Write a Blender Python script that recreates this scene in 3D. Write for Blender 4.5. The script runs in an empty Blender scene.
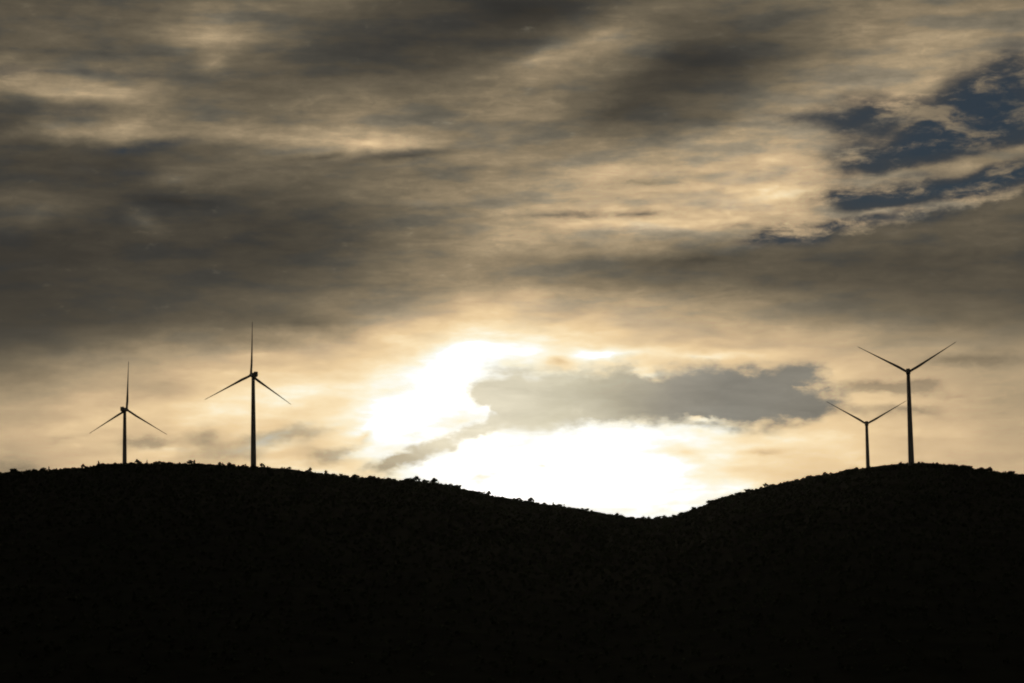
# Wind turbines on two dark hills in front of a cloudy sunset sky
import bpy, math, random
from mathutils import Vector, Matrix, noise as mnoise

S = bpy.context.scene
C = S.collection
R = math.radians

# ------------------------------------------------------------------ camera
EYE = Vector((0.0, 0.0, 30.0))
FPX = 2418.0                                   # 85 mm on a 36 mm wide frame
cam_data = bpy.data.cameras.new('camera')
cam_data.sensor_width = 36.0
cam_data.lens = FPX * 36.0 / 1024.0
cam_data.clip_start = 0.5
cam_data.clip_end = 80000.0
cam = bpy.data.objects.new('camera', cam_data)
C.objects.link(cam)
ROT = Matrix.Rotation(R(90 + 6.5), 3, 'X') @ Matrix.Rotation(R(-0.9), 3, 'Z')
cam.matrix_world = Matrix.Translation(EYE) @ ROT.to_4x4()
S.camera = cam


def ray(px, py):
    """unit direction through a point of the 1024 x 683 photograph"""
    return (ROT @ Vector(((px - 512.0) / FPX, -(py - 341.5) / FPX, -1.0))).normalized()


def azel(px, py):
    d = ray(px, py)
    return math.degrees(math.atan2(d.x, d.y)), math.degrees(math.asin(d.z))


S.view_settings.view_transform = 'Standard'
S.view_settings.look = 'None'
EXPO = -1.1                                    # the photograph is exposed for the bright sky
S.view_settings.exposure = EXPO
S.view_settings.gamma = 1.0
S.view_settings.use_curve_mapping = False
S.cycles.filter_width = 1.9                    # the photograph is a little soft

# ------------------------------------------------------------------ sun
SUN_DIR = ray(588, 486)
sun_az = math.atan2(SUN_DIR.x, SUN_DIR.y)
sun_el = math.asin(SUN_DIR.z)
sd = bpy.data.lights.new('sun', 'SUN')
sd.energy = 0.55                                # veiled by cloud
sd.angle = R(6.0)
sd.color = (1.0, 0.82, 0.58)
sun = bpy.data.objects.new('sun', sd)
C.objects.link(sun)
sun.rotation_euler = (-SUN_DIR).to_track_quat('-Z', 'Y').to_euler()

# ------------------------------------------------------------------ sky
SKY_STRENGTH = 0.05
GAIN = 2.0 ** -EXPO / SKY_STRENGTH
W = bpy.data.worlds.new('World')
S.world = W
W.use_nodes = True
NT = W.node_tree
NT.nodes.clear()


def node(kind, **kw):
    n = NT.nodes.new(kind)
    for k, v in kw.items():
        setattr(n, k, v)
    return n


def put(sock, v):
    if isinstance(v, bpy.types.NodeSocket):
        NT.links.new(v, sock)
    else:
        sock.default_value = v


def mth(op, a, b=0.0, c=0.0, clamp=False):
    n = node('ShaderNodeMath', operation=op, use_clamp=clamp)
    put(n.inputs[0], a); put(n.inputs[1], b); put(n.inputs[2], c)
    return n.outputs[0]


def vmth(op, a, b=None):
    n = node('ShaderNodeVectorMath', operation=op)
    put(n.inputs[0], a)
    if b is not None:
        put(n.inputs[1], b)
    return n.outputs['Value'] if op in ('DOT_PRODUCT', 'LENGTH') else n.outputs[0]


def mrange(v, a, b, c=0.0, d=1.0, smooth=True):
    n = node('ShaderNodeMapRange')
    n.interpolation_type = 'SMOOTHSTEP' if smooth else 'LINEAR'
    n.clamp = True
    for i, x in enumerate((v, a, b, c, d)):
        put(n.inputs[i], x)
    return n.outputs[0]


def fmix(t, a, b):
    n = node('ShaderNodeMix', data_type='FLOAT')
    n.clamp_factor = True
    put(n.inputs[0], t); put(n.inputs[2], a); put(n.inputs[3], b)
    return n.outputs[0]


def cmix(t, a, b):
    n = node('ShaderNodeMix', data_type='RGBA')
    n.clamp_factor = True
    put(n.inputs[0], t); put(n.inputs[6], a); put(n.inputs[7], b)
    return n.outputs[2]


def noise(vec, scale, detail=5.0, rough=0.55, lac=2.0, dist=0.0, col=False):
    n = node('ShaderNodeTexNoise')
    n.noise_dimensions = '3D'
    put(n.inputs['Vector'], vec)
    n.inputs['Scale'].default_value = scale
    n.inputs['Detail'].default_value = detail
    n.inputs['Roughness'].default_value = rough
    n.inputs['Lacunarity'].default_value = lac
    n.inputs['Distortion'].default_value = dist
    return n.outputs['Color'] if col else n.outputs[0]


def mapping(vec, loc=(0, 0, 0), rot=(0, 0, 0), scale=(1, 1, 1), kind='POINT'):
    n = node('ShaderNodeMapping', vector_type=kind)
    put(n.inputs['Vector'], vec)
    n.inputs['Location'].default_value = loc
    n.inputs['Rotation'].default_value = rot
    n.inputs['Scale'].default_value = scale
    return n.outputs[0]


def lin(c):
    c = c / 255.0
    return c / 12.92 if c <= 0.04045 else ((c + 0.055) / 1.055) ** 2.4


DIR = node('ShaderNodeTexCoord').outputs['Generated']          # view direction
sx = node('ShaderNodeSeparateXYZ'); put(sx.inputs[0], DIR)
AZ = mth('MULTIPLY', mth('ARCTAN2', sx.outputs[0], sx.outputs[1]), 180 / math.pi)
EL = mth('MULTIPLY', mth('ARCSINE', sx.outputs[2]), 180 / math.pi)
cb = node('ShaderNodeCombineXYZ'); put(cb.inputs[0], AZ); put(cb.inputs[1], EL)
AE = cb.outputs[0]                                             # degrees of azimuth and elevation

# the wind has drawn the cloud out into flat streaks: noise in the sky's own directions, squeezed in height
STREAK = mapping(DIR, rot=(0, R(-4), 0), scale=(1, 1, 3.0))
n_warp1 = noise(STREAK, 16, 3, 0.5, col=True)
n_warp2 = noise(mapping(DIR, loc=(3.1, 1.7, 0.4), scale=(1, 1, 1.7)), 62, 5, 0.62, col=True)


def warp(vec, tex, ax, ay):
    v = vmth('MULTIPLY', vmth('SUBTRACT', tex, (0.5, 0.5, 0.5)), (ax, ay, 0.0))
    return vmth('ADD', vec, v)


P_soft = warp(warp(AE, n_warp1, 1.6, 0.75), n_warp2, 0.55, 0.3)
P_edge = warp(warp(AE, n_warp1, 0.4, 0.15), n_warp2, 1.1, 0.6)
P_hole = warp(warp(AE, n_warp1, 1.3, 0.55), n_warp2, 0.45, 0.28)

PXD = math.degrees(1.0 / FPX)                                  # degrees per pixel


def blobs(vec, items):
    """sum of soft elongated cloud masses: (x, y, half length, half height, tilt in degrees, amount)"""
    acc = 0.0
    for (x, y, rx, ry, tilt, amt) in items:
        a, e = azel(x, y)
        m = mapping(vec, loc=(a, e, 0), rot=(0, 0, R(tilt)), scale=(rx * PXD, ry * PXD, 1), kind='TEXTURE')
        g = node('ShaderNodeTexGradient', gradient_type='QUADRATIC_SPHERE')
        put(g.inputs[0], m)
        acc = mth('MULTIPLY_ADD', g.outputs['Fac'], amt, acc)
    return acc


# brightness of the cloud deck (display value 0-255) at columns every 64 px, one list per elevation
DECK = [
    (0, [76, 80, 84, 94, 100, 94, 80, 68, 62, 66, 84, 92, 98, 104, 110, 112, 110]),
    (40, [86, 90, 92, 108, 106, 76, 66, 66, 70, 96, 112, 80, 84, 100, 122, 138, 132]),
    (62, [85, 87, 90, 92, 90, 78, 72, 75, 92, 118, 101, 72, 80, 103, 137, 147, 137]),
    (95, [118, 128, 118, 98, 86, 88, 92, 100, 118, 105, 82, 78, 108, 145, 158, 150, 130]),
    (120, [78, 92, 104, 106, 108, 116, 120, 115, 118, 108, 88, 90, 140, 160, 150, 135, 130]),
    (138, [70, 108, 116, 112, 124, 150, 146, 128, 125, 118, 105, 130, 160, 165, 150, 140, 135]),
    (152, [73, 73, 73, 86, 108, 129, 127, 126, 132, 130, 135, 155, 172, 170, 150, 135, 130]),
    (172, [67, 65, 65, 86, 93, 93, 102, 110, 125, 148, 162, 170, 180, 170, 145, 130, 120]),
    (200, [74, 71, 69, 71, 73, 82, 102, 119, 140, 165, 172, 178, 190, 172, 160, 150, 142]),
    (225, [76, 72, 67, 67, 65, 73, 95, 119, 150, 175, 185, 180, 168, 160, 155, 150, 142]),
    (245, [60, 58, 62, 65, 65, 76, 98, 124, 150, 152, 142, 122, 150, 146, 140, 132, 124]),
    (262, [57, 58, 64, 67, 69, 79, 100, 120, 126, 118, 104, 96, 105, 98, 88, 82, 80]),
    (285, [60, 64, 69, 72, 79, 91, 111, 138, 142, 126, 114, 106, 115, 105, 92, 80, 78]),
    (305, [64, 67, 72, 77, 93, 112, 141, 172, 185, 165, 160, 150, 150, 130, 115, 98, 85]),
    (325, [67, 71, 77, 90, 112, 142, 181, 205, 222, 205, 190, 175, 160, 145, 130, 115, 100]),
    (350, [86, 95, 112, 140, 160, 190, 218, 244, 251, 240, 222, 205, 190, 175, 165, 150, 135]),
    (375, [111, 143, 164, 186, 207, 215, 246, 257, 257, 245, 225, 210, 195, 191, 180, 170, 159]),
    (405, [159, 175, 189, 201, 220, 228, 257, 260, 257, 250, 235, 215, 200, 199, 189, 178, 161]),
    (435, [178, 182, 191, 196, 212, 215, 240, 257, 260, 261, 257, 245, 215, 207, 193, 180, 170]),
    (465, [159, 182, 196, 196, 207, 210, 235, 257, 262, 263, 259, 245, 215, 201, 191, 182, 175]),
    (510, [159, 182, 196, 201, 212, 220, 245, 257, 262, 263, 261, 248, 215, 201, 191, 182, 175]),
]
# streaks and lobes laid over that deck
STREAKS = [
    (200, 30, 60, 34, 10, 30), (600, 40, 70, 24, 8, 28), (545, 60, 50, 22, 0, 26),
    (900, 214, 170, 14, 9, 22), (800, 236, 80, 10, 4, 16), (690, 60, 120, 34, 16, -14), (615, 115, 110, 36, 18, -16), (510, 8, 90, 26, 0, -14), (70, 95, 90, 14, 2, 26),
    (215, 62, 30, 12, 0, 22), (60, 132, 60, 10, 2, 20), (130, 128, 50, 12, 0, 22),
    (375, 146, 60, 10, 2, 36), (330, 158, 60, 8, 8, -26), (410, 155, 90, 7, 8, -30),
    (180, 180, 40, 12, 0, 26), (175, 202, 50, 8, 0, -22), (150, 220, 26, 12, -20, 22),
    (40, 212, 50, 16, 0, 14), 
    (640, 226, 80, 10, -2, 26), (770, 195, 120, 20, 4, 16), (640, 183, 60, 6, 2, -24),
    (700, 258, 190, 26, 4, -22), (900, 262, 150, 20, 6, -22), (430, 203, 60, 8, 0, 16),
    (400, 240, 120, 14, 2, -10), (540, 300, 80, 14, 4, 10), (300, 318, 100, 16, -4, -22),
    (250, 350, 120, 14, 6, 22), (140, 352, 90, 18, 6, 14), (165, 385, 60, 12, 0, -14),
    (560, 360, 26, 14, 10, -34), (480, 350, 70, 12, 4, 26), (600, 352, 50, 9, 4, 34),
    (700, 348, 110, 9, -2, 22), (440, 472, 80, 18, -8, 26), (470, 460, 60, 14, 0, 14),
    (425, 398, 90, 34, 42, 30), (392, 428, 60, 22, 22, 24), (470, 366, 60, 16, 10, 10),
    (560, 470, 220, 50, 0, 14), (610, 440, 90, 30, 0, 12),
    
     (270, 452, 30, 8, 10, 22),
    (20, 468, 60, 10, -4, -16), (330, 420, 80, 26, 0, 5), (372, 440, 24, 10, 30, -30),
    
    (960, 360, 60, 10, 0, -24), (990, 400, 50, 40, 0, -14), (790, 320, 40, 20, 20, 14),
    (800, 440, 120, 12, -4, 14), (860, 450, 90, 8, -4, 10), (740, 468, 60, 10, 0, -12),
    (880, 340, 60, 12, 10, -8), (215, 418, 70, 20, 20, 18), (340, 410, 60, 30, 24, 6), (60, 425, 80, 14, 6, 14), (300, 388, 90, 18, 10, 12), (150, 398, 70, 12, 8, -16), (255, 446, 60, 8, 20, 22), (310, 470, 60, 8, -6, 24), (180, 455, 50, 8, 0, 18), (760, 452, 30, 4, 0, -26), (690, 452, 40, 10, -20, -20),
    (543, 465, 16, 8, 0, -26), (590, 447, 12, 5, 0, -20), (475, 478, 50, 9, 4, -30),
]

uax, _e = azel(512, 250)
FRAME_W = 1152.0 * PXD
pe = node('ShaderNodeSeparateXYZ'); put(pe.inputs[0], P_soft)
U = mth('MULTIPLY_ADD', pe.outputs[0], 1.0 / FRAME_W, 0.5 - uax / FRAME_W)     # 0..1 across the view and a little more
V = pe.outputs[1]


def row_curve(vals):
    n = node('ShaderNodeFloatCurve')
    put(n.inputs['Value'], U)
    c = n.mapping.curves[0]
    pts = [(0.0, vals[0] / 320.0)] + [((64.0 + 64 * i) / 1152.0, v / 320.0) for i, v in enumerate(vals)] \
        + [(1.0, vals[-1] / 320.0)]
    c.points[0].location = pts[0]; c.points[1].location = pts[-1]
    for p in pts[1:-1]:
        c.points.new(*p)
    n.mapping.update()
    return n.outputs[0]


# the picture's rows are tilted by the camera's slight roll, so each list takes its elevation at mid-frame and follows that tilt
tiltslope = (azel(1024, 250)[1] - azel(0, 250)[1]) / (azel(1024, 250)[0] - azel(0, 250)[0])
Vt = mth('MULTIPLY_ADD', pe.outputs[0], -tiltslope, V)
deck = None
prev = None
for y, vals in DECK:
    a, e = azel(512, y)
    e -= tiltslope * a
    cur = row_curve(vals)
    deck = cur if deck is None else fmix(mrange(Vt, prev, e, smooth=False), deck, cur)
    prev = e
deck = mth('MULTIPLY', deck, 320.0 / 255.0)
deck = mth('ADD', deck, mth('MULTIPLY', blobs(P_soft, [(x, y, rx * 1.3, ry * 1.3, t, a * 1.35) for x, y, rx, ry, t, a in STREAKS]), 1 / 255.0))

# the rest of the sky: the same deck, dimmer the farther it is from the sun
cosun = vmth('DOT_PRODUCT', DIR, tuple(SUN_DIR))
ang = mth('ARCCOSINE', mth('MINIMUM', cosun, 1.0))
far_deck = mth('ADD', 0.13, mth('MULTIPLY', 0.29, mth('POWER', 2.718, mth('MULTIPLY', ang, -1.4))))
broad = noise(mapping(DIR, loc=(0.3, 0.1, 0.9), scale=(1, 1, 2.4)), 5.0, 4, 0.55)
far_deck = mth('MULTIPLY', far_deck, mrange(broad, 0.25, 0.75, 0.75, 1.25, False))
inside = mth('MULTIPLY', mrange(mth('ABSOLUTE', AZ), 12.5, 21.0, 1.0, 0.0), mrange(EL, 14.6, 23.0, 1.0, 0.0))
# a darker roll of cloud on the right with a crisp upper edge and a soft underside
ROLL = [(880, 275, 330, 92, 8, 1.0), (1010, 258, 260, 105, 9, 1.0), (775, 280, 170, 66, 3, 0.8), (1110, 250, 240, 120, 10, 1.0)]
t2 = noise(mapping(DIR, loc=(1.3, 2.2, 0.7), rot=(0, R(-6), 0), scale=(1, 1, 2.2)), 105, 5, 0.6)
roll = mth('MULTIPLY_ADD', mth('SUBTRACT', t2, 0.5), 0.4, blobs(P_edge, ROLL))
roll = mth('MULTIPLY', mrange(roll, 0.24, 0.42), mrange(Vt, azel(512, 345)[1], azel(512, 265)[1]))
roll = mth('MULTIPLY', roll, mrange(pe.outputs[0], azel(640, 250)[0], azel(830, 250)[0]))
deck = fmix(mth('MULTIPLY', roll, 0.88), deck, 0.30)
f = fmix(inside, far_deck, deck)

# cloud texture
t1 = noise(mapping(DIR, loc=(0.2, 0.4, 0.1), rot=(0, R(-5), 0), scale=(0.75, 1, 3.3)), 36, 6, 0.55)
t5 = noise(warp(mapping(DIR, loc=(4.1, 0.6, 2.3), rot=(0, R(-7), 0), scale=(1, 1, 3.6)), n_warp2, 0.03, 0.0), 50, 8, 0.66, dist=0.9)
fibre = mth('MULTIPLY', mth('SUBTRACT', t5, 0.5), mrange(t1, 0.4, 0.65, 0.05, 0.42))
tex = mth('ADD', fibre, mth('ADD', mth('MULTIPLY', mth('SUBTRACT', t1, 0.5), 0.60), mth('MULTIPLY', mth('SUBTRACT', t2, 0.5), 0.20)))
texamp = mth('MULTIPLY', mrange(EL, 6.0, 9.5, 0.5, 1.2), mrange(f, 0.24, 0.42, 0.62, 1.0))
f = mth('MULTIPLY', f, mth('ADD', 1.0, mth('MULTIPLY', tex, texamp)))

ramp = node('ShaderNodeValToRGB')
ramp.color_ramp.interpolation = 'LINEAR'
PAL = [(0, (0, 0, 0)), (60, (62, 58, 51)), (75, (79, 73, 62)), (102, (110, 100, 82)), (128, (142, 126, 101)),
       (153, (171, 151, 120)), (180, (207, 179, 140)), (205, (237, 207, 160)), (225, (252, 228, 184)),
       (243, (255, 246, 218)), (255, (255, 254, 244))]
els = ramp.color_ramp.elements
while len(els) > 1:
    els.remove(els[-1])
for i, (l, c) in enumerate(PAL):
    e = els[0] if i == 0 else els.new(l / 300.0)
    e.position = l / 300.0
    e.color = (lin(c[0]), lin(c[1]), lin(c[2]), 1.0)
e = els.new(1.0); e.color = (2.6, 2.5, 2.3, 1.0)
put(ramp.inputs[0], mth('MULTIPLY', f, 255.0 / 300.0))
cloud = vmth('MULTIPLY', ramp.outputs[0], (GAIN,) * 3)
# the thicker folds of the upper deck are cooler than its thin, sunlit parts
cool = mth('MULTIPLY', mrange(t1, 0.52, 0.36), mrange(EL, 5.0, 8.5))
cloud = cmix(mth('MULTIPLY', cool, 0.8), cloud, vmth('MULTIPLY', cloud, (0.86, 0.95, 1.10)))

# small blue-grey scraps of cloud low over the hills
SCRAPS = [
    (150, 444, 80, 17, 6, 0.9), (205, 440, 44, 26, 26, 0.7), (285, 436, 100, 20, 10, 0.9), (325, 456, 60, 20, -12, 0.8),
    (225, 458, 80, 24, 10, 0.7), (10, 470, 110, 18, -4, 0.35), (885, 386, 110, 16, 0, 1.0), (922, 386, 40, 18, 0, 0.6),
    (905, 411, 130, 14, 0, 0.7), (830, 405, 60, 14, -4, 0.5), (985, 360, 110, 22, 0, 0.5), (350, 450, 50, 10, 30, 0.4), (960, 395, 60, 12, 0, 0.35),
    (60, 440, 90, 16, 8, 0.3),
]
scrap = mth('MULTIPLY_ADD', mth('SUBTRACT', t2, 0.5), 0.6, blobs(P_edge, SCRAPS))
scrap = mth('MULTIPLY', mrange(scrap, 0.05, 0.72), 0.78)
cloud = cmix(scrap, cloud, vmth('MULTIPLY', cloud, (0.42, 0.445, 0.50)))

# clear blue sky seen through gaps in the deck
nish = node('ShaderNodeTexSky', sky_type='NISHITA')
nish.sun_disc = False
nish.sun_elevation = sun_el
nish.sun_rotation = sun_az
nish.air_density = 1.0
nish.dust_density = 0.0
nish.ozone_density = 4.0
HOLES = [
    (930, 138, 290, 130, 10, 0.62), (985, 112, 130, 62, 24, 1.1), (866, 113, 90, 36, 2, 1.15), (1005, 92, 110, 66, 24, 0.6), (925, 145, 130, 46, 26, 0.8), (905, 130, 60, 14, 22, -0.5),
    (1015, 125, 80, 60, 20, 0.8), (950, 187, 170, 28, 9, 1.4), (860, 198, 100, 20, 0, 1.1), (1020, 172, 90, 28, 8, 0.9),
    (845, 226, 150, 22, 10, 1.3), (775, 236, 90, 15, 8, 1.0), (880, 155, 110, 40, 10, 0.6), (800, 118, 80, 16, -6, 0.5),
    (1000, 55, 80, 30, 10, 0.5), (740, 226, 60, 9, 0, 0.45), (940, 214, 90, 14, 10, 0.5), (640, 213, 150, 12, 3, 0.6),
    (545, 218, 120, 10, 2, 0.5), (985, 158, 90, 13, 16, -0.9), (900, 172, 90, 9, 8, -0.7), (880, 212, 100, 9, 9, -0.6), (905, 95, 50, 14, 20, -0.3),
    (118, 149, 70, 13, 0, 0.8), (168, 143, 80, 10, 4, 0.5), (55, 72, 100, 12, 0, 0.5), (0, 76, 70, 12, 0, 0.5), (140, 74, 90, 12, -2, 0.4),
    (80, 112, 110, 18, 4, 0.4), (380, 156, 100, 11, 8, 0.7), (0, 122, 80, 26, 0, 0.4), (120, 172, 120, 22, 0, 0.42),
    (175, 203, 60, 12, 0, 0.4), (10, 190, 60, 16, 0, 0.3), (20, 262, 90, 16, 0, 0.3), (290, 170, 90, 10, 4, 0.25),
]
hole = blobs(P_hole, HOLES)
t3 = noise(mapping(DIR, loc=(5.3, 0.2, 1.7), rot=(0, R(-10), 0), scale=(1, 1, 2.2)), 40, 6, 0.56)
ragged = mth('MULTIPLY', mth('SUBTRACT', t3, 0.5), mth('MINIMUM', mth('MULTIPLY', hole, 3.0), 1.7))
hole = mth('ADD', hole, ragged)
t4 = noise(mapping(DIR, loc=(2.3, 4.2, 0.7), rot=(0, R(-20), 0), scale=(1, 1, 2.6)), 44, 7, 0.62, dist=0.25)
wisp = mrange(mth('ADD', mth('MULTIPLY', t4, 0.7), mth('MULTIPLY', t5, 0.3)), 0.46, 0.62)                                                 # shreds of cloud drifting across the gaps
veil = mth('MULTIPLY', mrange(hole, 0.0, 1.0), mth('MULTIPLY_ADD', wisp, -0.6, 0.97))
veil = mth('MULTIPLY', veil, mrange(inside, 0.0, 0.6))                        # thin cloud round each gap scatters little
gap = mth('MULTIPLY', mrange(hole, 0.55, 1.6), mth('MULTIPLY_ADD', wisp, -0.44, 0.48))
gap = mth('MULTIPLY', gap, mrange(inside, 0.0, 0.6))
slate = tuple(lin(c) * GAIN for c in (57, 61, 65)) + (1.0,)
sky_col = cmix(gap, cmix(veil, cloud, slate), nish.outputs[0])

# the grey cloud bank in front of the sun's glow, with ragged edges
BANK = [
    (530, 402, 100, 62, 0, 1.0), (600, 398, 130, 60, 0, 1.0), (690, 396, 130, 58, 0, 1.1), (765, 398, 110, 56, 0, 1.1),
    (800, 372, 40, 24, 12, 0.6), (815, 408, 70, 24, 8, 0.6), (500, 395, 50, 40, -10, 0.6),
    (440, 447, 84, 18, 24, 0.55), (395, 461, 76, 18, 22, 0.85), (480, 430, 60, 22, 22, 0.5), (484, 388, 40, 26, -20, 0.5), (478, 413, 22, 9, 10, -0.8),
    (650, 372, 28, 16, -30, -0.4), (560, 362, 40, 12, 0, -0.5), (705, 418, 40, 7, -6, -0.7), (590, 450, 120, 34, 3, -0.9),
    (745, 376, 20, 12, -20, -0.2), (792, 388, 40, 5, -4, -0.25), (640, 440, 100, 26, 0, -0.8), 
]
bank = blobs(P_edge, BANK)
bank = mth('MULTIPLY_ADD', mth('SUBTRACT', t2, 0.5), 0.75, bank)
bank = mth('MULTIPLY', mrange(bank, 0.08, 0.60), 0.97)
bramp = node('ShaderNodeValToRGB')
bels = bramp.color_ramp.elements
BP = [(360, (172, 158, 130)), (400, (190, 176, 147)), (440, (224, 213, 185)), (485, (220, 211, 186)), (560, (198, 190, 165)), (620, (176, 168, 146)),
      (680, (149, 144, 132)), (730, (133, 130, 121)), (830, (127, 123, 113))]
while len(bels) > 1:
    bels.remove(bels[-1])
for i, (x, c) in enumerate(BP):
    e = bels[0] if i == 0 else bels.new((x + 64) / 1152.0)
    e.position = (x + 64) / 1152.0
    e.color = (lin(c[0]), lin(c[1]), lin(c[2]), 1.0)
put(bramp.inputs[0], U)
bank_col = vmth('MULTIPLY', bramp.outputs[0], (GAIN,) * 3)
btex = mth('MULTIPLY_ADD', mth('SUBTRACT', t1, 0.5), 0.5, 1.0)
btex = mth('MULTIPLY_ADD', mth('SUBTRACT', t5, 0.5), 0.35, btex)
btex = mth('ADD', btex, blobs(P_soft, [(550, 425, 150, 36, 0, 0.35), (600, 372, 200, 26, 0, 0.22), (720, 400, 120, 40, 0, -0.10)]))
bank_s = node('ShaderNodeVectorMath', operation='SCALE')
put(bank_s.inputs[0], bank_col); put(bank_s.inputs['Scale'], btex)
sky_col = cmix(bank, sky_col, bank_s.outputs[0])

bg = node('ShaderNodeBackground')
put(bg.inputs['Color'], sky_col)
bg.inputs['Strength'].default_value = SKY_STRENGTH
wo = node('ShaderNodeOutputWorld')
NT.links.new(bg.outputs[0], wo.inputs['Surface'])
W.cycles.sampling_method = 'MANUAL'
W.cycles.sample_map_resolution = 512

# ------------------------------------------------------------------ materials


def material(name, base, rough=0.8, var=0.3, scale=4.0, bump=0.0, spec=0.3, second=None):
    m = bpy.data.materials.new(name)
    m.use_nodes = True
    nt = m.node_tree
    b = nt.nodes['Principled BSDF']
    b.inputs['Roughness'].default_value = rough
    b.inputs['Specular IOR Level'].default_value = spec
    tc = nt.nodes.new('ShaderNodeTexCoord')
    n = nt.nodes.new('ShaderNodeTexNoise')
    n.inputs['Scale'].default_value = scale
    n.inputs['Detail'].default_value = 6
    nt.links.new(tc.outputs['Object'], n.inputs['Vector'])
    r = nt.nodes.new('ShaderNodeValToRGB')
    s = second or tuple(c * (1 + var) for c in base)
    r.color_ramp.elements[0].position = 0.3
    r.color_ramp.elements[1].position = 0.7
    r.color_ramp.elements[0].color = (*[c * (1 - var) for c in base], 1)
    r.color_ramp.elements[1].color = (*s, 1)
    nt.links.new(n.outputs[0], r.inputs[0])
    nt.links.new(r.outputs[0], b.inputs['Base Color'])
    if bump:
        bp = nt.nodes.new('ShaderNodeBump')
        bp.inputs['Strength'].default_value = bump
        bp.inputs['Distance'].default_value = 0.3
        nt.links.new(n.outputs[0], bp.inputs['Height'])
        nt.links.new(bp.outputs[0], b.inputs['Normal'])
    return m


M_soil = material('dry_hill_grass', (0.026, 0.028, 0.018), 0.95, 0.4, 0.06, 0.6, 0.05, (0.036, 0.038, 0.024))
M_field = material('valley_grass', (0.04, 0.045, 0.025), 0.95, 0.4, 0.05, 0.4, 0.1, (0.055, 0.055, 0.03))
M_leaf = material('scrub_leaves', (0.045, 0.055, 0.028), 0.75, 0.45, 0.8, 0, 0.2)
M_leaf2 = material('juniper_leaves', (0.035, 0.045, 0.025), 0.8, 0.4, 0.8, 0, 0.2)
M_bark = material('bark', (0.07, 0.05, 0.035), 0.9, 0.4, 3.0, 0.4, 0.1)
M_paint = material('turbine_paint', (0.46, 0.45, 0.43), 0.5, 0.06, 0.4, 0, 0.4)
M_blade = material('blade_gelcoat', (0.46, 0.45, 0.43), 0.4, 0.05, 0.3, 0, 0.4)
M_dark = material('dark_vent_metal', (0.12, 0.12, 0.12), 0.6, 0.1, 2.0, 0, 0.4)

# ------------------------------------------------------------------ helpers


class MB:
    """collects rings, quads and tris for one mesh"""

    def __init__(self):
        self.v = []; self.f = []; self.sm = []

    def ring_tube(self, rings, cap0=True, cap1=True, smooth=True):
        o = len(self.v); k = len(rings[0])
        for r in rings:
            self.v.extend(r)
        for i in range(len(rings) - 1):
            for j in range(k):
                a = o + i * k + j; b = o + i * k + (j + 1) % k
                self.f.append((a, b, b + k, a + k)); self.sm.append(smooth)
        if cap0:
            self.f.append(tuple(o + j for j in range(k))[::-1]); self.sm.append(False)
        if cap1:
            q = o + (len(rings) - 1) * k
            self.f.append(tuple(q + j for j in range(k))); self.sm.append(False)

    def tube(self, pts, radii, k=6):
        rings = []
        for i, p in enumerate(pts):
            p = Vector(p)
            d = (Vector(pts[min(i + 1, len(pts) - 1)]) - Vector(pts[max(i - 1, 0)])).normalized()
            up = Vector((0, 0, 1)) if abs(d.z) < 0.9 else Vector((1, 0, 0))
            x = d.cross(up).normalized(); y = x.cross(d)
            rings.append([tuple(p + (x * math.cos(2 * math.pi * j / k) + y * math.sin(2 * math.pi * j / k)) * radii[i])
                          for j in range(k)])
        self.ring_tube(rings)

    def build(self, name, mat, parent=None):
        me = bpy.data.meshes.new(name)
        me.from_pydata([tuple(p) for p in self.v], [], self.f)
        me.polygons.foreach_set('use_smooth', self.sm)
        me.materials.append(mat)
        me.update()
        o = bpy.data.objects.new(name, me)
        C.objects.link(o)
        if parent is not None:
            o.parent = parent
        return o


def tag(o, label=None, cat=None, group=None, kind=None):
    for k, v in (('label', label), ('category', cat), ('group', group), ('kind', kind)):
        if v:
            o[k] = v
    return o


def empty(name, loc, rz=0.0):
    o = bpy.data.objects.new(name, None)
    o.location = loc
    o.rotation_euler = (0, 0, rz)
    C.objects.link(o)
    return o


# ------------------------------------------------------------------ terrain
CREST = [(-400, 520), (-200, 486), (-60, 476), (0, 474.5), (15, 472.5), (40, 471.5), (80, 469), (100, 466.5), (125, 464.5), (150, 464.5), (200, 465.2),
         (250, 467.2), (290, 469), (315, 473.2), (340, 476), (360, 478.5), (375, 479.5), (400, 481), (420, 482), (440, 484.5),
         (460, 489), (480, 494), (500, 498), (520, 501.3), (540, 504.2), (560, 507.3), (580, 510), (600, 513.8), (620, 517),
         (637, 519.4), (650, 519.8), (665, 518.8), (680, 515), (700, 508), (720, 499.5), (740, 494), (760, 489), (780, 484.5), (800, 480),
         (815, 477), (830, 474.8), (850, 470.5), (865, 467.8), (890, 464.6), (910, 463.1), (930, 463.1), (950, 465.2), (970, 469), (990, 472),
         (1010, 474.5), (1024, 476), (1090, 481), (1250, 500), (1450, 540)]
_az = [azel(x, y) for x, y in CREST]
R_CREST = 2000.0
R_FOOT = 850.0


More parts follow.
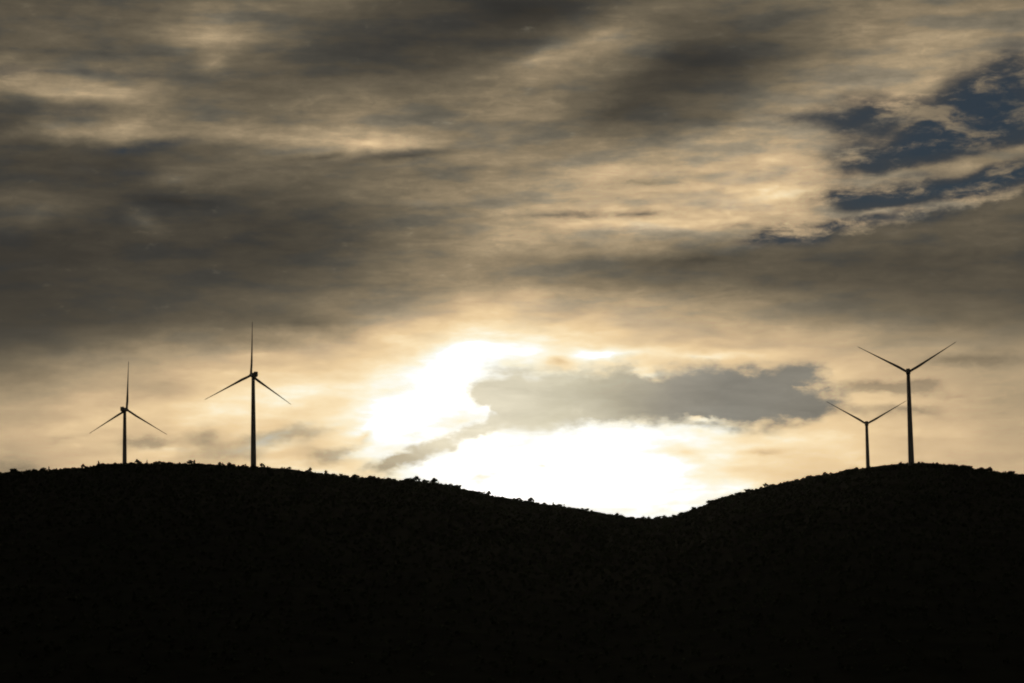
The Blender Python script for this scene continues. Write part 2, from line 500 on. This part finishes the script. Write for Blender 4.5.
def crest_el(a):
    if a <= _az[0][0]:
        return max(0.3, _az[0][1] - (_az[0][0] - a) * 0.05)
    if a >= _az[-1][0]:
        return max(0.3, _az[-1][1] - (a - _az[-1][0]) * 0.05)
    for i in range(len(_az) - 1):
        if _az[i][0] <= a <= _az[i + 1][0]:
            t = (a - _az[i][0]) / (_az[i + 1][0] - _az[i][0])
            # Catmull-Rom through the neighbours
            y0 = _az[max(i - 1, 0)][1]; y1 = _az[i][1]; y2 = _az[i + 1][1]; y3 = _az[min(i + 2, len(_az) - 1)][1]
            x0 = _az[max(i - 1, 0)][0]; x1 = _az[i][0]; x2 = _az[i + 1][0]; x3 = _az[min(i + 2, len(_az) - 1)][0]
            m1 = (y2 - y0) / max(x2 - x0, 1e-6) * (x2 - x1); m2 = (y3 - y1) / max(x3 - x1, 1e-6) * (x2 - x1)
            return ((2 * t ** 3 - 3 * t * t + 1) * y1 + (t ** 3 - 2 * t * t + t) * m1
                    + (-2 * t ** 3 + 3 * t * t) * y2 + (t ** 3 - t * t) * m2)


def hill_z(a, r, h=None):
    """height of the hills at azimuth a (degrees) and horizontal distance r from the eye"""
    if h is None:
        h = EYE.z + R_CREST * math.tan(R(crest_el(a)))
    if r <= R_CREST:
        t = (r - R_FOOT) / (R_CREST - R_FOOT)
        z = h * (1.5 * t - 0.5 * t * t) - 3.0 * (1 - t)
        x, y = r * math.sin(R(a)), r * math.cos(R(a))
        w = max(0.0, t * (1 - t)) * 4
        z += w * (7.0 * mnoise.noise(Vector((x / 170, y / 420, 0.3))) + 2.5 * mnoise.noise(Vector((x / 45, y / 90, 4.3))) - 5.0)
    else:
        d = r - R_CREST
        s = min(1.0, d / 300.0)
        z = h - 14.0 * s * s * (3 - 2 * s)
        if d > 420:
            q = min(1.0, (d - 420) / 1500.0)
            z = z * (1 - q * q * (3 - 2 * q)) - 4 * q
    return z


azs = [-62 + i * 1.0 for i in range(47)]
azs += [-15 + i * 0.075 for i in range(int(30 / 0.075) + 1)]
azs += [16 + i * 1.0 for i in range(47)]
rs = [R_FOOT + 25 * i for i in range(36)] + [1750 + 10 * i for i in range(35)] + [2100 + 30 * i for i in range(1, 12)] \
    + [2430 + 110 * i for i in range(1, 15)]
hv, hf = [], []
for a in azs:
    h = EYE.z + R_CREST * math.tan(R(crest_el(a)))
    sa, ca = math.sin(R(a)), math.cos(R(a))
    edge = min(1.0, (62 - abs(a)) / 12.0)
    for r in rs:
        z = hill_z(a, r, h)
        hv.append((r * sa, r * ca, z * edge - 4 * (1 - edge)))
nr = len(rs)
for i in range(len(azs) - 1):
    for j in range(nr - 1):
        k = i * nr + j
        hf.append((k, k + nr, k + nr + 1, k + 1))
hm = MB(); hm.v = hv; hm.f = hf; hm.sm = [True] * len(hf)
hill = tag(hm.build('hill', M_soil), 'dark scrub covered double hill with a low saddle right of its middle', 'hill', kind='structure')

gm = MB()
gr = [0, 4, 8, 15, 25, 40, 60, 85, 110, 140, 180, 220, 270, 330, 400, 500, 650, 850, 1200, 2000, 4000, 8000, 16000, 30000]
GN = 96
gm.v.append((0, 0, EYE.z - 1.7))
for r in gr[1:]:
    for j in range(GN):
        a = 2 * math.pi * j / GN
        z = (EYE.z - 1.7) * math.exp(-r * r / (2 * 130.0 ** 2))
        z += 0.4 * mnoise.noise(Vector((r * math.cos(a) / 30, r * math.sin(a) / 30, 0))) * min(1, r / 60)
        gm.v.append((r * math.cos(a), r * math.sin(a), z))
for j in range(GN):
    gm.f.append((0, 1 + j, 1 + (j + 1) % GN)); gm.sm.append(True)
for i in range(len(gr) - 2):
    for j in range(GN):
        a = 1 + i * GN + j; b = 1 + i * GN + (j + 1) % GN
        gm.f.append((a, a + GN, b + GN, b)); gm.sm.append(True)
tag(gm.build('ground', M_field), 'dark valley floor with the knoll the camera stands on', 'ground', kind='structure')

# ------------------------------------------------------------------ wind turbines
BLADE = 45.0


def ellipse_ring(cx, cy, cz, chord, thick, twist, k=14, sharp=0.0):
    """cross-section of a blade at height cz; sharp 0 = round root, 1 = aerofoil"""
    out = []
    for j in range(k):
        t = 2 * math.pi * j / k
        x = math.cos(t); y = math.sin(t)
        yy = y * (1 - sharp * 0.55 * (0.5 - 0.5 * x)) if sharp else y
        px = (x - 0.25 * sharp) * chord / 2; py = yy * thick / 2
        out.append((cx + px * math.cos(twist) - py * math.sin(twist), cy + px * math.sin(twist) + py * math.cos(twist), cz))
    return out


def blade_mesh():
    m = MB()
    rings = []
    for s, ch, th, tw in ((0.0, 2.0, 2.0, 22), (0.05, 2.0, 1.9, 22), (0.10, 2.1, 1.5, 20), (0.16, 2.1, 1.1, 16), (0.22, 2.0, 0.9, 12),
                          (0.32, 1.65, 0.7, 9), (0.45, 1.3, 0.5, 6), (0.6, 1.0, 0.36, 4), (0.75, 0.72, 0.26, 2), (0.88, 0.5, 0.18, 1),
                          (0.96, 0.5, 0.11, 0), (1.0, 0.2, 0.05, 0)):
        z = 1.1 + s * (BLADE - 1.1)
        sharp = min(1.0, max(0.0, (s - 0.05) / 0.12))
        rings.append(ellipse_ring(0, -1.1 * s * s, z, ch, th, R(tw), 14, sharp))      # pre-bent towards the wind
    m.ring_tube(rings)
    return m


def lathe_y(prof, k=20):
    """profile of (y, radius) turned about the y axis"""
    return [[(r * math.cos(2 * math.pi * j / k), y, r * math.sin(2 * math.pi * j / k)) for j in range(k)] for y, r in prof]


def box_rings(sections, k_round=3):
    """rounded-rectangle sections along y: (y, half width, z low, z high, corner radius)"""
    rings = []
    for y, hw, z0, z1, cr in sections:
        ring = []
        for cx, cz, a0 in ((hw - cr, z1 - cr, 0), (-hw + cr, z1 - cr, 90), (-hw + cr, z0 + cr, 180), (hw - cr, z0 + cr, 270)):
            for q in range(k_round + 1):
                a = R(a0 + 90 * q / k_round)
                ring.append((cx + cr * math.cos(a), y, cz + cr * math.sin(a)))
        rings.append(ring)
    return rings


def make_turbine(hub_px, dist, yaw, phase, label):
    """yaw: bearing the rotor looks to (0 = away along +y, 180 = to the camera); phase: turn of the rotor seen from the camera"""
    d = ray(*hub_px)
    hub = EYE + d * dist
    over, tilt = 4.6, R(5)
    face = Vector((math.sin(R(yaw)), math.cos(R(yaw)), 0))
    ax = face * math.cos(tilt) + Vector((0, 0, 1)) * math.sin(tilt)
    top = hub - ax * over
    a = math.degrees(math.atan2(top.x, top.y)); r = math.hypot(top.x, top.y)
    zb = hill_z(a, r) - 0.6
    root = empty('wind_turbine', (top.x, top.y, zb))
    tag(root, label, 'wind turbine', 'wind turbines on the hilltops')
    H = top.z - 1.6 - zb
    tw = MB()
    K = 24
    prof = []
    nsec = 4
    for i in range(25):
        t = i / 24
        prof.append((t * H, (2.4 + (1.4 - 2.4) * t)))
    tw.ring_tube([[(rad * math.cos(2 * math.pi * j / K), rad * math.sin(2 * math.pi * j / K), z) for j in range(K)] for z, rad in prof])
    for i in range(1, nsec):                        # flanges between the tower's rolled sections
        t = i / nsec
        rad = 2.4 + (1.4 - 2.4) * t + 0.03
        tw.ring_tube([[(q * math.cos(2 * math.pi * j / K), q * math.sin(2 * math.pi * j / K), t * H + dz) for j in range(K)]
                      for dz, q in ((-0.15, rad - 0.02), (-0.12, rad), (0.12, rad), (0.15, rad - 0.02))], smooth=False)
    tower = tw.build('tower', M_paint, root)
    dm = MB()                                        # service door at the foot, towards the camera
    dm.ring_tube([[(-0.5, y, 1.0), (0.5, y, 1.0), (0.5, y, 3.0), (0.25, y, 3.3), (-0.25, y, 3.3), (-0.5, y, 3.0)] for y in (-2.3, -2.43)], smooth=False)
    dm.build('door', M_dark, tower)
    # nacelle: y axis of this frame runs along the shaft towards the rotor
    q = ax.to_track_quat('Y', 'Z')
    nac_m = MB()
    nac_m.ring_tube(box_rings([(3.3, 1.25, -1.3, 1.3, 0.9), (2.9, 1.55, -1.6, 1.7, 0.8), (0.5, 1.75, -1.75, 2.0, 0.7), (-4.0, 1.8, -1.7, 2.1, 0.7),
                               (-6.3, 1.6, -1.2, 2.1, 0.8), (-7.0, 1.1, -0.6, 1.6, 0.8)]))
    nac = nac_m.build('nacelle', M_paint, root)
    nac.location = (0, 0, top.z - zb)
    nac.rotation_mode = 'QUATERNION'; nac.rotation_quaternion = q
    cm = MB()
    cm.ring_tube(box_rings([(-4.6, 1.5, 1.9, 2.9, 0.25), (-6.4, 1.5, 1.9, 2.9, 0.25)]), smooth=False)
    cm.build('roof_cooler', M_dark, nac)
    wv = MB()
    wv.tube([(0.6, -4.1, 2.0), (0.6, -4.1, 3.4)], [0.06, 0.05], 6)
    wv.tube([(0.6, -3.7, 3.4), (0.6, -4.6, 3.4)], [0.05, 0.12], 6)
    wv.build('wind_vane', M_dark, nac)
    yr = MB()
    yr.ring_tube([[(rr * math.cos(2 * math.pi * j / K), rr * math.sin(2 * math.pi * j / K), zz) for j in range(K)]
                  for zz, rr in ((H - 0.25, 1.5), (H, 1.6), (H + 0.3, 1.6))])
    yr.build('yaw_ring', M_paint, root)
    hub_m = MB()
    hub_m.ring_tube(lathe_y([(-1.5, 1.1), (-1.3, 1.45), (0.3, 1.5), (1.2, 1.3), (1.9, 0.85), (2.2, 0.3)]))
    ho = hub_m.build('hub', M_paint, root)
    ho.location = hub - Vector((top.x, top.y, zb))
    ho.rotation_mode = 'QUATERNION'; ho.rotation_quaternion = q
    # blades in the rotor plane, coned 2.5 degrees forward
    right = ax.cross(Vector((0, 0, 1))).normalized()
    if right.x < 0:
        right = -right
    up = right.cross(ax).normalized()
    if up.z < 0:
        up = -up
    for k in range(3):
        th = R(phase + 120 * k)                     # clockwise from straight up, as the camera sees it
        span = (up * math.cos(th) + right * math.sin(th))
        span = (span * math.cos(R(2.5)) + ax * math.sin(R(2.5))).normalized()
        side = span.cross(ax).normalized()
        fwd = side.cross(span).normalized()          # towards the wind
        M = Matrix((side, -fwd, span)).transposed()
        if M.determinant() < 0:
            M = Matrix((-side, -fwd, span)).transposed()
        if k == 0 and 'mesh' in BLADE_CACHE or k > 0:
            b = bpy.data.objects.new('blade', BLADE_CACHE['mesh']); C.objects.link(b); b.parent = root
        else:
            b = blade_mesh().build('blade', M_blade, root)
            BLADE_CACHE['mesh'] = b.data
        b.rotation_mode = 'QUATERNION'
        b.rotation_quaternion = M.to_quaternion()
        b.location = ho.location
    return root


BLADE_CACHE = {}
make_turbine((251.0, 375.2), 2015, -29, 1.2, 'tall wind turbine second from left with nacelle right of its tower and one blade upright')
make_turbine((126.8, 409.8), 2250, 15, 2.6, 'leftmost smaller wind turbine with nacelle left of its tower and one blade upright')
make_turbine((908.2, 372.3), 1943, 9.4, 59.0, 'tallest right hand wind turbine on the bare hilltop with two blades raised in a V')
make_turbine((866.6, 424.0), 2390, 8.4, 61.0, 'short wind turbine partly behind the right hill left of its taller neighbour')

# ------------------------------------------------------------------ trees and scrub
rng = random.Random(11)


def leaf_cloud(m, lobes, n, size, rg):
    for _ in range(n):
        c, rad = lobes[rg.randrange(len(lobes))]
        while True:
            p = Vector((rg.uniform(-1, 1), rg.uniform(-1, 1), rg.uniform(-1, 1)))
            if p.length <= 1:
                break
        p = p.normalized() * (p.length ** 0.6)
        p = Vector(c) + Vector((p.x * rad[0], p.y * rad[1], p.z * rad[2]))
        u = Vector((rg.gauss(0, 1), rg.gauss(0, 1), rg.gauss(0, 1))).normalized()
        w = u.orthogonal().normalized()
        w = (w * math.cos(rg.uniform(0, 6.3)) + u.cross(w) * math.sin(rg.uniform(0, 6.3)))
        s = size * rg.uniform(0.55, 1.3)
        o = len(m.v)
        m.v += [p - u * s, p + w * s * 0.45, p + u * s, p - w * s * 0.45]
        m.f.append((o, o + 1, o + 2, o + 3)); m.sm.append(False)


def make_tree(kind, seed):
    """unit tree about 4 m tall; returns trunk and crown meshes"""
    rg = random.Random(seed)
    t = MB(); c = MB()
    lobes = []
    if kind == 'round':
        h = 1.5
        t.tube([(0, 0, -0.6), (0.05, 0, 0.5), (0.1, 0.05, h), (0.05, 0.1, 2.6)], [0.22, 0.17, 0.13, 0.05])
        for k in range(6):
            a = k * 1.05 + rg.uniform(-0.3, 0.3); l = rg.uniform(0.9, 1.5); z = h + rg.uniform(0.3, 1.5)
            e = (math.cos(a) * l, math.sin(a) * l, z)
            t.tube([(0.08, 0.04, h - 0.3), (e[0] * 0.5, e[1] * 0.5, (h + z) / 2), e], [0.1, 0.07, 0.03], 5)
            lobes.append((e, (rg.uniform(0.6, 1.0), rg.uniform(0.6, 1.0), rg.uniform(0.45, 0.75))))
        lobes.append(((0.1, 0, 3.2), (0.9, 0.9, 0.7)))
        n = 420
    elif kind == 'upright':
        t.tube([(0, 0, -0.6), (0, 0, 1.5), (0.08, 0, 4.2)], [0.18, 0.12, 0.03])
        for k in range(7):
            z = 0.9 + k * 0.5; w = 0.85 * (1 - k / 8.5)
            a = rg.uniform(0, 6.3)
            t.tube([(0, 0, z - 0.2), (math.cos(a) * w, math.sin(a) * w, z + 0.15)], [0.05, 0.02], 5)
            lobes.append(((math.cos(a) * w * 0.4, math.sin(a) * w * 0.4, z), (w * 0.75, w * 0.75, 0.42)))
        n = 380
    else:                                            # low spreading bush
        for k in range(7):
            a = k * 0.9 + rg.uniform(-0.3, 0.3); l = rg.uniform(0.7, 2.0); z = rg.uniform(0.9, 2.1)
            e = (math.cos(a) * l, math.sin(a) * l * 0.8, z)
            t.tube([(0, 0, -0.6), (e[0] * 0.4, e[1] * 0.4, z * 0.5), e], [0.1, 0.07, 0.03], 5)
            lobes.append((e, (rg.uniform(0.6, 1.0), rg.uniform(0.6, 1.0), rg.uniform(0.5, 0.8))))
        n = 420
    leaf_cloud(c, lobes, int(n * 1.7), 0.33, rg)
    return t, c


PROTO = []
for kind, seed in (('round', 1), ('round', 2), ('bush', 3), ('bush', 4), ('bush', 5), ('upright', 6), ('round', 8), ('bush', 9)):
    PROTO.append((kind, seed))
PROTO_OBJ = {}


def plant(a, r, idx, sx, sz, label, group=None):
    z = hill_z(a, r) - 0.15
    root = empty('scrub_tree', (r * math.sin(R(a)), r * math.cos(R(a)), z), rng.uniform(0, 6.28))
    root.scale = (sx, sx, sz)
    tag(root, label, 'tree', group)
    if idx not in PROTO_OBJ:
        t, c = make_tree(*PROTO[idx])
        to = t.build('trunk', M_bark, root); co = c.build('crown', M_leaf2 if PROTO[idx][0] == 'upright' else M_leaf, root)
        PROTO_OBJ[idx] = (to, co)
    else:
        for src in PROTO_OBJ[idx]:
            o = src.copy(); C.objects.link(o); o.parent = root
    return root


def crest_az(px):
    lo, hi = _az[0][0], _az[-1][0]
    for i in range(len(CREST) - 1):
        if CREST[i][0] <= px <= CREST[i + 1][0]:
            t = (px - CREST[i][0]) / (CREST[i + 1][0] - CREST[i][0])
            return _az[i][0] * (1 - t) + _az[i + 1][0] * t


# trees that stand out along the skyline: x in the picture, variant, width factor, height factor, label
STAND_OUT = [
    (14, 3, 1.5, 1.25, 'broad dark bush on the skyline near the left edge of the hill'),
    (83, 1, 0.8, 1.0, 'small round tree on the left hill a little left of the leftmost turbine'),
    (100, 4, 1.5, 1.0, 'wide low bush on the skyline just left of the leftmost turbine'),
    (137, 6, 0.85, 1.1, 'round headed tree just right of the leftmost turbine'),
    (147, 5, 0.7, 0.85, 'thin upright tree second to the right of the leftmost turbine'),
    (158, 2, 1.3, 1.1, 'wide bushy tree on the skyline between the two left turbines'),
    (171, 7, 1.2, 0.95, 'low spreading bush between the two left turbines, right of a wider bushy tree'),
    (220, 0, 0.8, 0.85, 'left one of two small round trees left of the tall left turbine'),
    (229, 1, 0.9, 0.85, 'right one of two small round trees left of the tall left turbine'),
    (262, 6, 0.95, 0.95, 'small tree standing just right of the foot of the tall left turbine'),
    (310, 0, 0.75, 1.05, 'lone small round tree on the bare skyline right of the tall left turbine'),
    (326, 1, 0.7, 0.95, 'lone dark tree where the left hill begins to fall'),
    (356, 2, 1.35, 1.2, 'large bushy tree on the falling ridge below the glowing cloud gap'),
    (371, 3, 1.5, 1.15, 'broad bush on the falling ridge at the foot of the grey cloud tail'),
    (388, 7, 1.3, 0.9, 'wide low bush on the ridge where the brightest sky begins'),
    (434, 0, 1.2, 1.0, 'big round tree at the shoulder where the ridge turns steeply down'),
    (517, 4, 1.2, 1.0, 'bushy tree just left of the leaning round tree in front of white sky'),
    (531, 6, 1.25, 1.2, 'tall round headed tree on the descending ridge in front of white sky'),
    (558, 2, 1.6, 1.0, 'wide bushy tree on the ridge right of the tall round headed tree'),
    (617, 1, 0.9, 0.8, 'small round tree near the bottom of the saddle'),
    (968, 4, 1.4, 1.0, 'bushy tree on the right hill right of the bare top'),
    (1011, 3, 1.5, 1.1, 'broad dark bush on the skyline near the right edge of the hill'),
]
used = []
for px, idx, sx, sz, label in STAND_OUT:
    plant(crest_az(px), R_CREST - 6, idx, sx * 1.1, sz * 1.12, label)
    used.append(px)

ROWS = [
    (0, 60, 14, 'near the left end of the left hill', 0.62),
    (60, 121, 14, 'on the hilltop just left of the leftmost turbine', 0.62),
    (128, 200, 16, 'on the hilltop right of the leftmost turbine', 0.62),
    (200, 248, 10, 'on the hilltop just left of the tall left turbine', 0.6),
    (270, 335, 8, 'on the bare slope right of the tall left turbine', 0.45),
    (336, 390, 15, 'on the ridge under the end of the grey cloud tail', 0.66),
    (390, 440, 13, 'on the ridge at the left end of the white glow', 0.66),
    (440, 500, 17, 'on the steep ridge below its shoulder', 0.66),
    (500, 560, 16, 'on the ridge around the tall round headed tree', 0.66),
    (560, 636, 20, 'on the left side of the saddle near its bottom', 0.6),
    (640, 720, 24, 'on the right hill where it climbs from the saddle', 0.58),
    (720, 800, 22, 'half way up the left flank of the right hill', 0.58),
    (800, 850, 12, 'on the right hill just left of the short turbine', 0.5),
    (952, 988, 12, 'on the right hill just right of its bare top', 0.7),
    (988, 1024, 13, 'on the right hill near the right edge of the view', 0.7),
]
LOOK = {'round': 'small round scrub tree', 'bush': 'low spreading bush', 'upright': 'slim upright little juniper'}
for x0, x1, n, where, size in ROWS:
    for i in range(n):
        px = x0 + (x1 - x0) * (i + rng.uniform(0.05, 0.95)) / n
        s = size * (1.12 if x0 >= 336 else 0.95) * (0.45 + 1.55 * rng.random() ** 2.2)
        idx = rng.choice((0, 1, 2, 3, 4, 2, 3, 4, 7, 6, 5))
        plant(crest_az(px), R_CREST + rng.uniform(-22, 8), idx, s * rng.uniform(1.0, 1.5), s, LOOK[PROTO[idx][0]] + ' ' + where, 'scrub ' + where)

# low scrub over the whole face of the hills: too much to count
sc = MB()
sr = random.Random(5)


def clump(x, y, z, w, h):
    for k in range(7):
        a = sr.uniform(0, 6.28); rr = w * sr.uniform(0.0, 0.8)
        p = Vector((x + math.cos(a) * rr, y + math.sin(a) * rr, z + h * sr.uniform(0.1, 0.9)))
        u = Vector((sr.gauss(0, 1), sr.gauss(0, 1), sr.gauss(0, 0.7))).normalized() * w * sr.uniform(0.35, 0.7)
        v = u.orthogonal().normalized() * w * sr.uniform(0.3, 0.55)
        o = len(sc.v)
        sc.v += [p - u, p + v, p + u * 0.9 + Vector((0, 0, 0.2 * h)), p - v]
        sc.f.append((o, o + 1, o + 2, o + 3)); sc.sm.append(False)


smooth_l, smooth_r = crest_az(858), crest_az(948)
bare_l, bare_r = crest_az(266), crest_az(306)
for _ in range(18000):
    a = sr.uniform(-14.5, 14.5)
    r = 900 + (R_CREST - 900) * sr.random() ** 0.7
    if r > 1965 and (smooth_l < a < smooth_r or bare_l < a < bare_r):
        continue
    s = sr.uniform(0.6, 1.7)
    clump(r * math.sin(R(a)), r * math.cos(R(a)), hill_z(a, r) - 0.2, 1.3 * s, 1.3 * s)
for _ in range(4200):
    a = sr.uniform(-14.0, 14.0)
    s = 0.3 + 0.75 * sr.random() ** 2
    if smooth_l < a < smooth_r:
        s *= 0.25
    elif bare_l < a < bare_r:
        s *= 0.4
    r = R_CREST + sr.uniform(-24, 8)
    clump(r * math.sin(R(a)), r * math.cos(R(a)), hill_z(a, r) - 0.1, 1.5 * s, 1.5 * s)
tag(sc.build('hillside_scrub', M_leaf), 'low dark scrub and bushes covering the hill slopes', 'scrub', kind='stuff')

# ------------------------------------------------------------------ faint haze volume added to imitate lens glare over the saddle
hz = MB()
hx, zlo, zhi = 30500.0, -13.0, 290.0
hz.ring_tube([[(-hx, -hx, z), (hx, -hx, z), (hx, hx, z), (-hx, hx, z)] for z in (zlo, zhi)], smooth=False)
M_glare = bpy.data.materials.new('glare_haze')
M_glare.use_nodes = True
an = M_glare.node_tree
an.nodes.clear()
pv = an.nodes.new('ShaderNodeVolumePrincipled')
pv.inputs['Color'].default_value = (0.88, 0.95, 0.88, 1)
pv.inputs['Density'].default_value = 2.2e-6
pv.inputs['Anisotropy'].default_value = 0.82
an.links.new(pv.outputs[0], an.nodes.new('ShaderNodeOutputMaterial').inputs['Volume'])
tag(hz.build('haze', M_glare), 'thin haze volume added to imitate lens glare over the valley', 'haze', kind='stuff')
S.cycles.volume_bounces = 0
